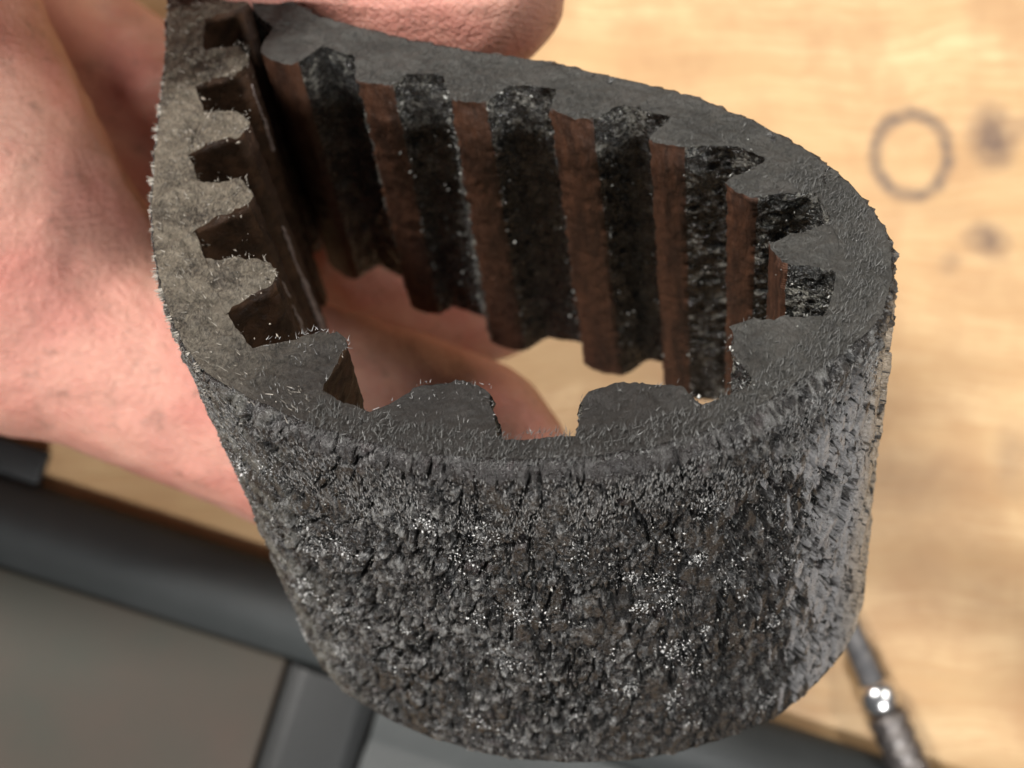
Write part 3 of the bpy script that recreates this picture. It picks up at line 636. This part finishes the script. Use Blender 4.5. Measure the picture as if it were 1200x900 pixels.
M_CR3D = mat_fibre('dusty_crumb', (0.05, 0.04, 0.03), (0.30, 0.26, 0.21), 0.6)
for t_ in tl[:5]:                 # debris caught in the left-hand gaps
    n = 55; s = rng.uniform(t_[0][0]-2, t_[3][0]+3, n); h = rng.uniform(3.6, 9.5, n); keep = (s > t_[3][0]-.6) | (rng.uniform(0, 1, n) < .35); s, h = s[keep], h[keep]; n = len(s)
    w = np.where(s > t_[3][0], rng.uniform(.3, 6, n), rng.uniform(-.1, .25, n)); h = np.where(s > t_[3][0], TB(s)+rng.uniform(0, .5, n), h)
    crumbs('rubber_crumb', belt(s, h, w), -belt_n(s, w*0), .06+.26*rng.uniform(0, 1, n)**3, M_CR3D, root)

# ------------------------------------------------------------------ the hand
bpy_skin = mat_skin()
def blob_chain(pts, step=0.35):  # (px, py, z, radius in units) -> spheres along the chain
    out = []
    for (a, b) in zip(pts[:-1], pts[1:]):
        A = ray(a[0], a[1], a[2]); B = ray(b[0], b[1], b[2]); L = np.linalg.norm(B-A); n = max(2, int(L/(min(a[3], b[3])*step)))
        for k in range(n):
            t = k/n; out.append((*(A*(1-t)+B*t), a[3]*(1-t)+b[3]*t))
    out.append((*ray(*pts[-1][:3]), pts[-1][3])); return out
def sphere_tpl(nu=20, nv=12):
    v = [(0, 0, 1)]; 
    for j in range(1, nv):
        for i in range(nu):
            th = math.pi*j/nv; ph = 2*math.pi*i/nu; v.append((math.sin(th)*math.cos(ph), math.sin(th)*math.sin(ph), math.cos(th)))
    v.append((0, 0, -1)); f = []
    for i in range(nu): f.append((0, 1+i, 1+(i+1) % nu))
    for j in range(nv-2):
        for i in range(nu):
            a = 1+j*nu+i; b = 1+j*nu+(i+1) % nu; f.append((a, a+nu, b+nu)); f.append((a, b+nu, b))
    l = len(v)-1
    for i in range(nu): f.append((l, l-nu+(i+1) % nu, l-nu+i))
    return np.array(v), np.array(f)
HAND = [
 # thumb lying under the loop, its tip showing through it
 [(-420, 250, 200, 27), (-130, 325, 196, 17.5), (120, 392, 196, 15.2), (330, 482, 199, 15.4), (450, 520, 200, 15.6), (535, 545, 200, 14.6), (556, 556, 201, 13.4)],
 # index finger pressing the far arm of the belt from outside
 [(-500, -420, 190, 22), (-120, -300, 152, 17), (150, -245, 154, 15.5), (375, -75, 168, 11.4), (480, -25, 168, 11.0), (553, -15, 168, 10.4)],
 # middle finger, behind and deeper
 [(-520, -180, 212, 24), (-200, -90, 222, 17), (90, 90, 238, 15), (330, 235, 224, 13.8), (480, 285, 221, 13.0), (566, 330, 224, 12.0)],
 # palm, then an added light blocker
 [(-620, -300, 200, 34), (-520, 0, 205, 36), (-430, 200, 205, 34)], [(-520, -150, 215, 34), (-280, 60, 214, 27), (-60, 240, 210, 22)],
 [(-900, 60, 205, 38), (-520, -60, 205, 38)],
 [(-560, -360, 165, 30), (-300, -300, 146, 22), (-60, -232, 142, 16.5), (90, -255, 150, 15)],  # unseen raised mass, added to shade the recess beside the belt
 # web of the thumb, catching light at the upper left
 [(-300, 60, 190, 22), (-130, 60, 180, 19), (-60, 180, 184, 18), (20, 300, 192, 17), (80, 350, 196, 15)],
 [(-160, -60, 214, 22), (-20, 60, 226, 18), (70, 200, 226, 15), (150, 310, 216, 13)], [(-200, 240, 198, 22), (-40, 270, 198, 18), (120, 370, 199, 15)],
 # ring and little finger, curled up out of the picture
 [(-560, -420, 215, 20), (-300, -560, 222, 13.5), (-60, -520, 232, 12.5), (40, -400, 236, 11)],
 [(-620, -560, 212, 16), (-420, -720, 218, 11.5), (-220, -700, 230, 10.5), (-120, -610, 234, 9.5)],
]
sv, sfc = sphere_tpl(); Vh = []; Fh = []; o_ = 0
for ch in HAND:
    for x, y, z, r in blob_chain(ch):
        Vh.append(sv*r+np.array([x, y, z])); Fh.append(sfc+o_); o_ += len(sv)
hand = mesh_obj('hand', np.vstack(Vh), np.vstack(Fh), bpy_skin)
def apply_mod(o, typ, **kw):
    m = o.modifiers.new(typ, typ)
    for k, v in kw.items(): setattr(m, k, v)
    dg = bpy.context.evaluated_depsgraph_get(); me = bpy.data.meshes.new_from_object(o.evaluated_get(dg)); o.modifiers.clear(); old = o.data; o.data = me; bpy.data.meshes.remove(old)
apply_mod(hand, 'REMESH', mode='VOXEL', voxel_size=1.1*K)
apply_mod(hand, 'SMOOTH', factor=0.7, iterations=26)
me = hand.data; nv = len(me.vertices); a = np.empty(nv*3, np.float32); me.vertices.foreach_get('co', a); a = a.reshape(-1, 3).astype(float)/K
nn = np.empty(nv*3, np.float32); me.vertices.foreach_get('normal', nn); nn = nn.reshape(-1, 3)
a = a+nn*(0.9*fbm(a*0.07, 3, 301)+0.30*fbm(a*0.35, 3, 303))[:, None]
me.vertices.foreach_set('co', (a*K).astype(np.float32).ravel()); me.update()
me.polygons.foreach_set('use_smooth', np.ones(len(me.polygons), bool))
if not me.materials: me.materials.append(bpy_skin)
tag(hand, 'bare hand pinching the belt loop, thumb tip visible through the loop', 'hand')

# ------------------------------------------------------------------ bench top
def sheet(name, x0, x1, y0, y1, z, mat, th=20.0):
    v = [(x, y, zz) for zz in (z, z-th) for x, y in ((x0, y0), (x1, y0), (x1, y1), (x0, y1))]
    f = [(0, 1, 2, 3), (7, 6, 5, 4), (0, 4, 5, 1), (1, 5, 6, 2), (2, 6, 7, 3), (3, 7, 4, 0)]
    return mesh_obj(name, v, f, mat, smooth=False)
tag(sheet('bench_top', -700, 700, -450, 520, 0, mat_bench()), kind='structure')

# ------------------------------------------------------------------ grey case in the lower left
M_FR = mat_plain('grey_plastic', (0.023, 0.027, 0.027), (0.034, 0.038, 0.038), 0.05, 0.50, 0.62, 0.12)
M_PAN = mat_plain('taupe_lid', (0.060, 0.042, 0.032), (0.042, 0.041, 0.032), 0.022, 0.5, 0.65, 0.10, spec=0.3)
M_DK = mat_plain('black_plastic', (0.005, 0.006, 0.0065), (0.009, 0.010, 0.010), 0.05, 0.4, 0.6, 0.10)
M_ST = mat_plain('scuffed_steel', (0.20, 0.20, 0.21), (0.34, 0.33, 0.33), 0.3, 0.16, 0.42, 0.15, metal=0.9, bs=0.9)
ZC = 255.5
o0 = ray(0, 560, ZC); o1 = ray(1015, 886, ZC); ang = math.atan2(o1[1]-o0[1], o1[0]-o0[0])
case = empty('tool_case', (o0[0]*K, o0[1]*K, 0.0))
tag(case, 'dark grey plastic case with taupe lid panel lying on the bench at lower left', 'tool case')
ca, sa = math.cos(ang), math.sin(ang)
def cw(u, v, z): return (o0[0]+ca*u-sa*v, o0[1]+sa*u+ca*v, z)     # u along the long rail, v across (negative = towards the viewer)
def profile_rail(name, u0, u1, prof, mat, along='u', parent=case):
    n = len(prof); v = []
    for uu in (u0, u1):
        for a_, z in prof: v.append(cw(uu, a_, z) if along == 'u' else cw(a_, uu, z))
    f = [(i, (i+1) % n, n+(i+1) % n, n+i) for i in range(n)]
    import bmesh
    bm = bmesh.new(); vs = [bm.verts.new(Vector(q)*K-Vector(case.location)) for q in v]
    for q in f: bm.faces.new([vs[i] for i in q])
    bm.faces.new(vs[:n]); bm.faces.new(vs[n:][::-1]); bmesh.ops.recalc_face_normals(bm, faces=bm.faces)
    bmesh.ops.bevel(bm, geom=[e for e in bm.edges], offset=0.7*K, segments=3, profile=0.5, affect='EDGES', clamp_overlap=True)
    me = bpy.data.meshes.new(name); bm.to_mesh(me); bm.free(); me.materials.append(mat)
    me.polygons.foreach_set('use_smooth', np.ones(len(me.polygons), bool))
    o = bpy.data.objects.new(name, me); COL.objects.link(o); o.parent = parent; return o
rail = [(0, 0), (0, 3.2)]+[(-1.2-12.6*k/14, 3.2+4.4*math.sin(math.pi*(0.10+0.80*k/14))) for k in range(15)]+[(-14.6, 3.4), (-14.6, 0)]
profile_rail('long_rail', -60, 190, rail, M_FR)
profile_rail('latch', -30, 5.6, [(0.2, 1), (0.2, 4), (6.2, 3.6), (6.2, 1)], M_DK)
profile_rail('lid_panel', -60, 54.5, [(-14.8, 1), (-14.8, 3.6), (-90, 3.4), (-90, 1)], M_PAN)
profile_rail('cross_rail', -90, -14.9, [(55, 0), (55, 3.4), (58, 5.2), (68, 5.2), (71, 3.4), (71, 0)], M_DK, 'v')
profile_rail('side_tray', 71.3, 190, [(-14.9, 1), (-14.9, 3.0), (-24, 2.2), (-32, 5.0), (-90, 5), (-90, 1)], M_FR)
def lathe(name, A, B, prof, mat, parent, nseg=48):    # prof (t along A->B in units, radius)
    A = np.array(A); B = np.array(B); d = (B-A)/np.linalg.norm(B-A); u = np.cross(d, [0, 0, 1.0]); u /= np.linalg.norm(u); v = np.cross(d, u)
    th = np.linspace(0, 2*math.pi, nseg, endpoint=False); V = []
    for t, r in prof:
        V.append(A+d*t+r*(np.cos(th)[:, None]*u+np.sin(th)[:, None]*v))
    V = np.vstack(V); n = len(prof); f = []
    for j in range(n-1):
        for i in range(nseg): f.append((j*nseg+i, j*nseg+(i+1) % nseg, (j+1)*nseg+(i+1) % nseg, (j+1)*nseg+i))
    return mesh_obj(name, V, f, mat, parent)
c_ = ray(43, 595, ZC-0.6); lathe('screw_head', (c_[0], c_[1], 7.0), (c_[0], c_[1], 8.4), [(0, .95), (1.0, .95), (1.5, .7), (1.6, .35), (1.2, .3), (1.2, 0.01)], M_ST, case, 24)

# ------------------------------------------------------------------ steel scriber at lower right
A = ray(975, 690, 257.5); B = ray(1092, 960, 255.0)
rod = empty('steel_scriber', (A[0]*K, A[1]*K, 0)); tag(rod, 'scuffed steel scriber with a polished collar lying on the bench beside the case', 'scriber')
Lr = np.linalg.norm(B-A); 
t1 = np.linalg.norm(ray(1032, 815, 256.5)-A)
lathe('shaft', A, B, [(-16, .02), (-14, .7), (-6, 1.5), (0, 1.8), (8, 2.0), (t1-3.4, 2.1), (t1-2.6, 2.2)], mat_plain('dull_steel', (0.08, 0.08, 0.085), (0.17, 0.165, 0.165), 0.3, 0.38, 0.6, 0.2, metal=0.55, bs=0.8), rod)
lathe('collar', A, B, [(t1-2.6, 1.9), (t1-2.2, 2.7), (t1-1.2, 3.15), (t1, 3.3), (t1+1.2, 3.15), (t1+2.2, 2.7), (t1+2.8, 1.9)],
      mat_plain('polished_steel', (0.75, 0.75, 0.76), (0.82, 0.82, 0.82), 0.3, 0.20, 0.28, 0.02, metal=1.0, bs=0.4), rod)
pr = [(t1+2.8, 2.6)]; x = t1+3.2
while x < Lr+30:
    pr += [(x, 3.3), (x+1.4, 3.45), (x+1.9, 3.1), (x+2.5, 3.1)]; x += 2.9
lathe('knurled_grip', A, B, pr+[(x, 3.2), (x+.2, .02)], mat_plain('dark_steel', (0.12, 0.105, 0.10), (0.24, 0.22, 0.21), 0.4, 0.25, 0.5, 0.3, metal=0.8, bs=1.2), rod)
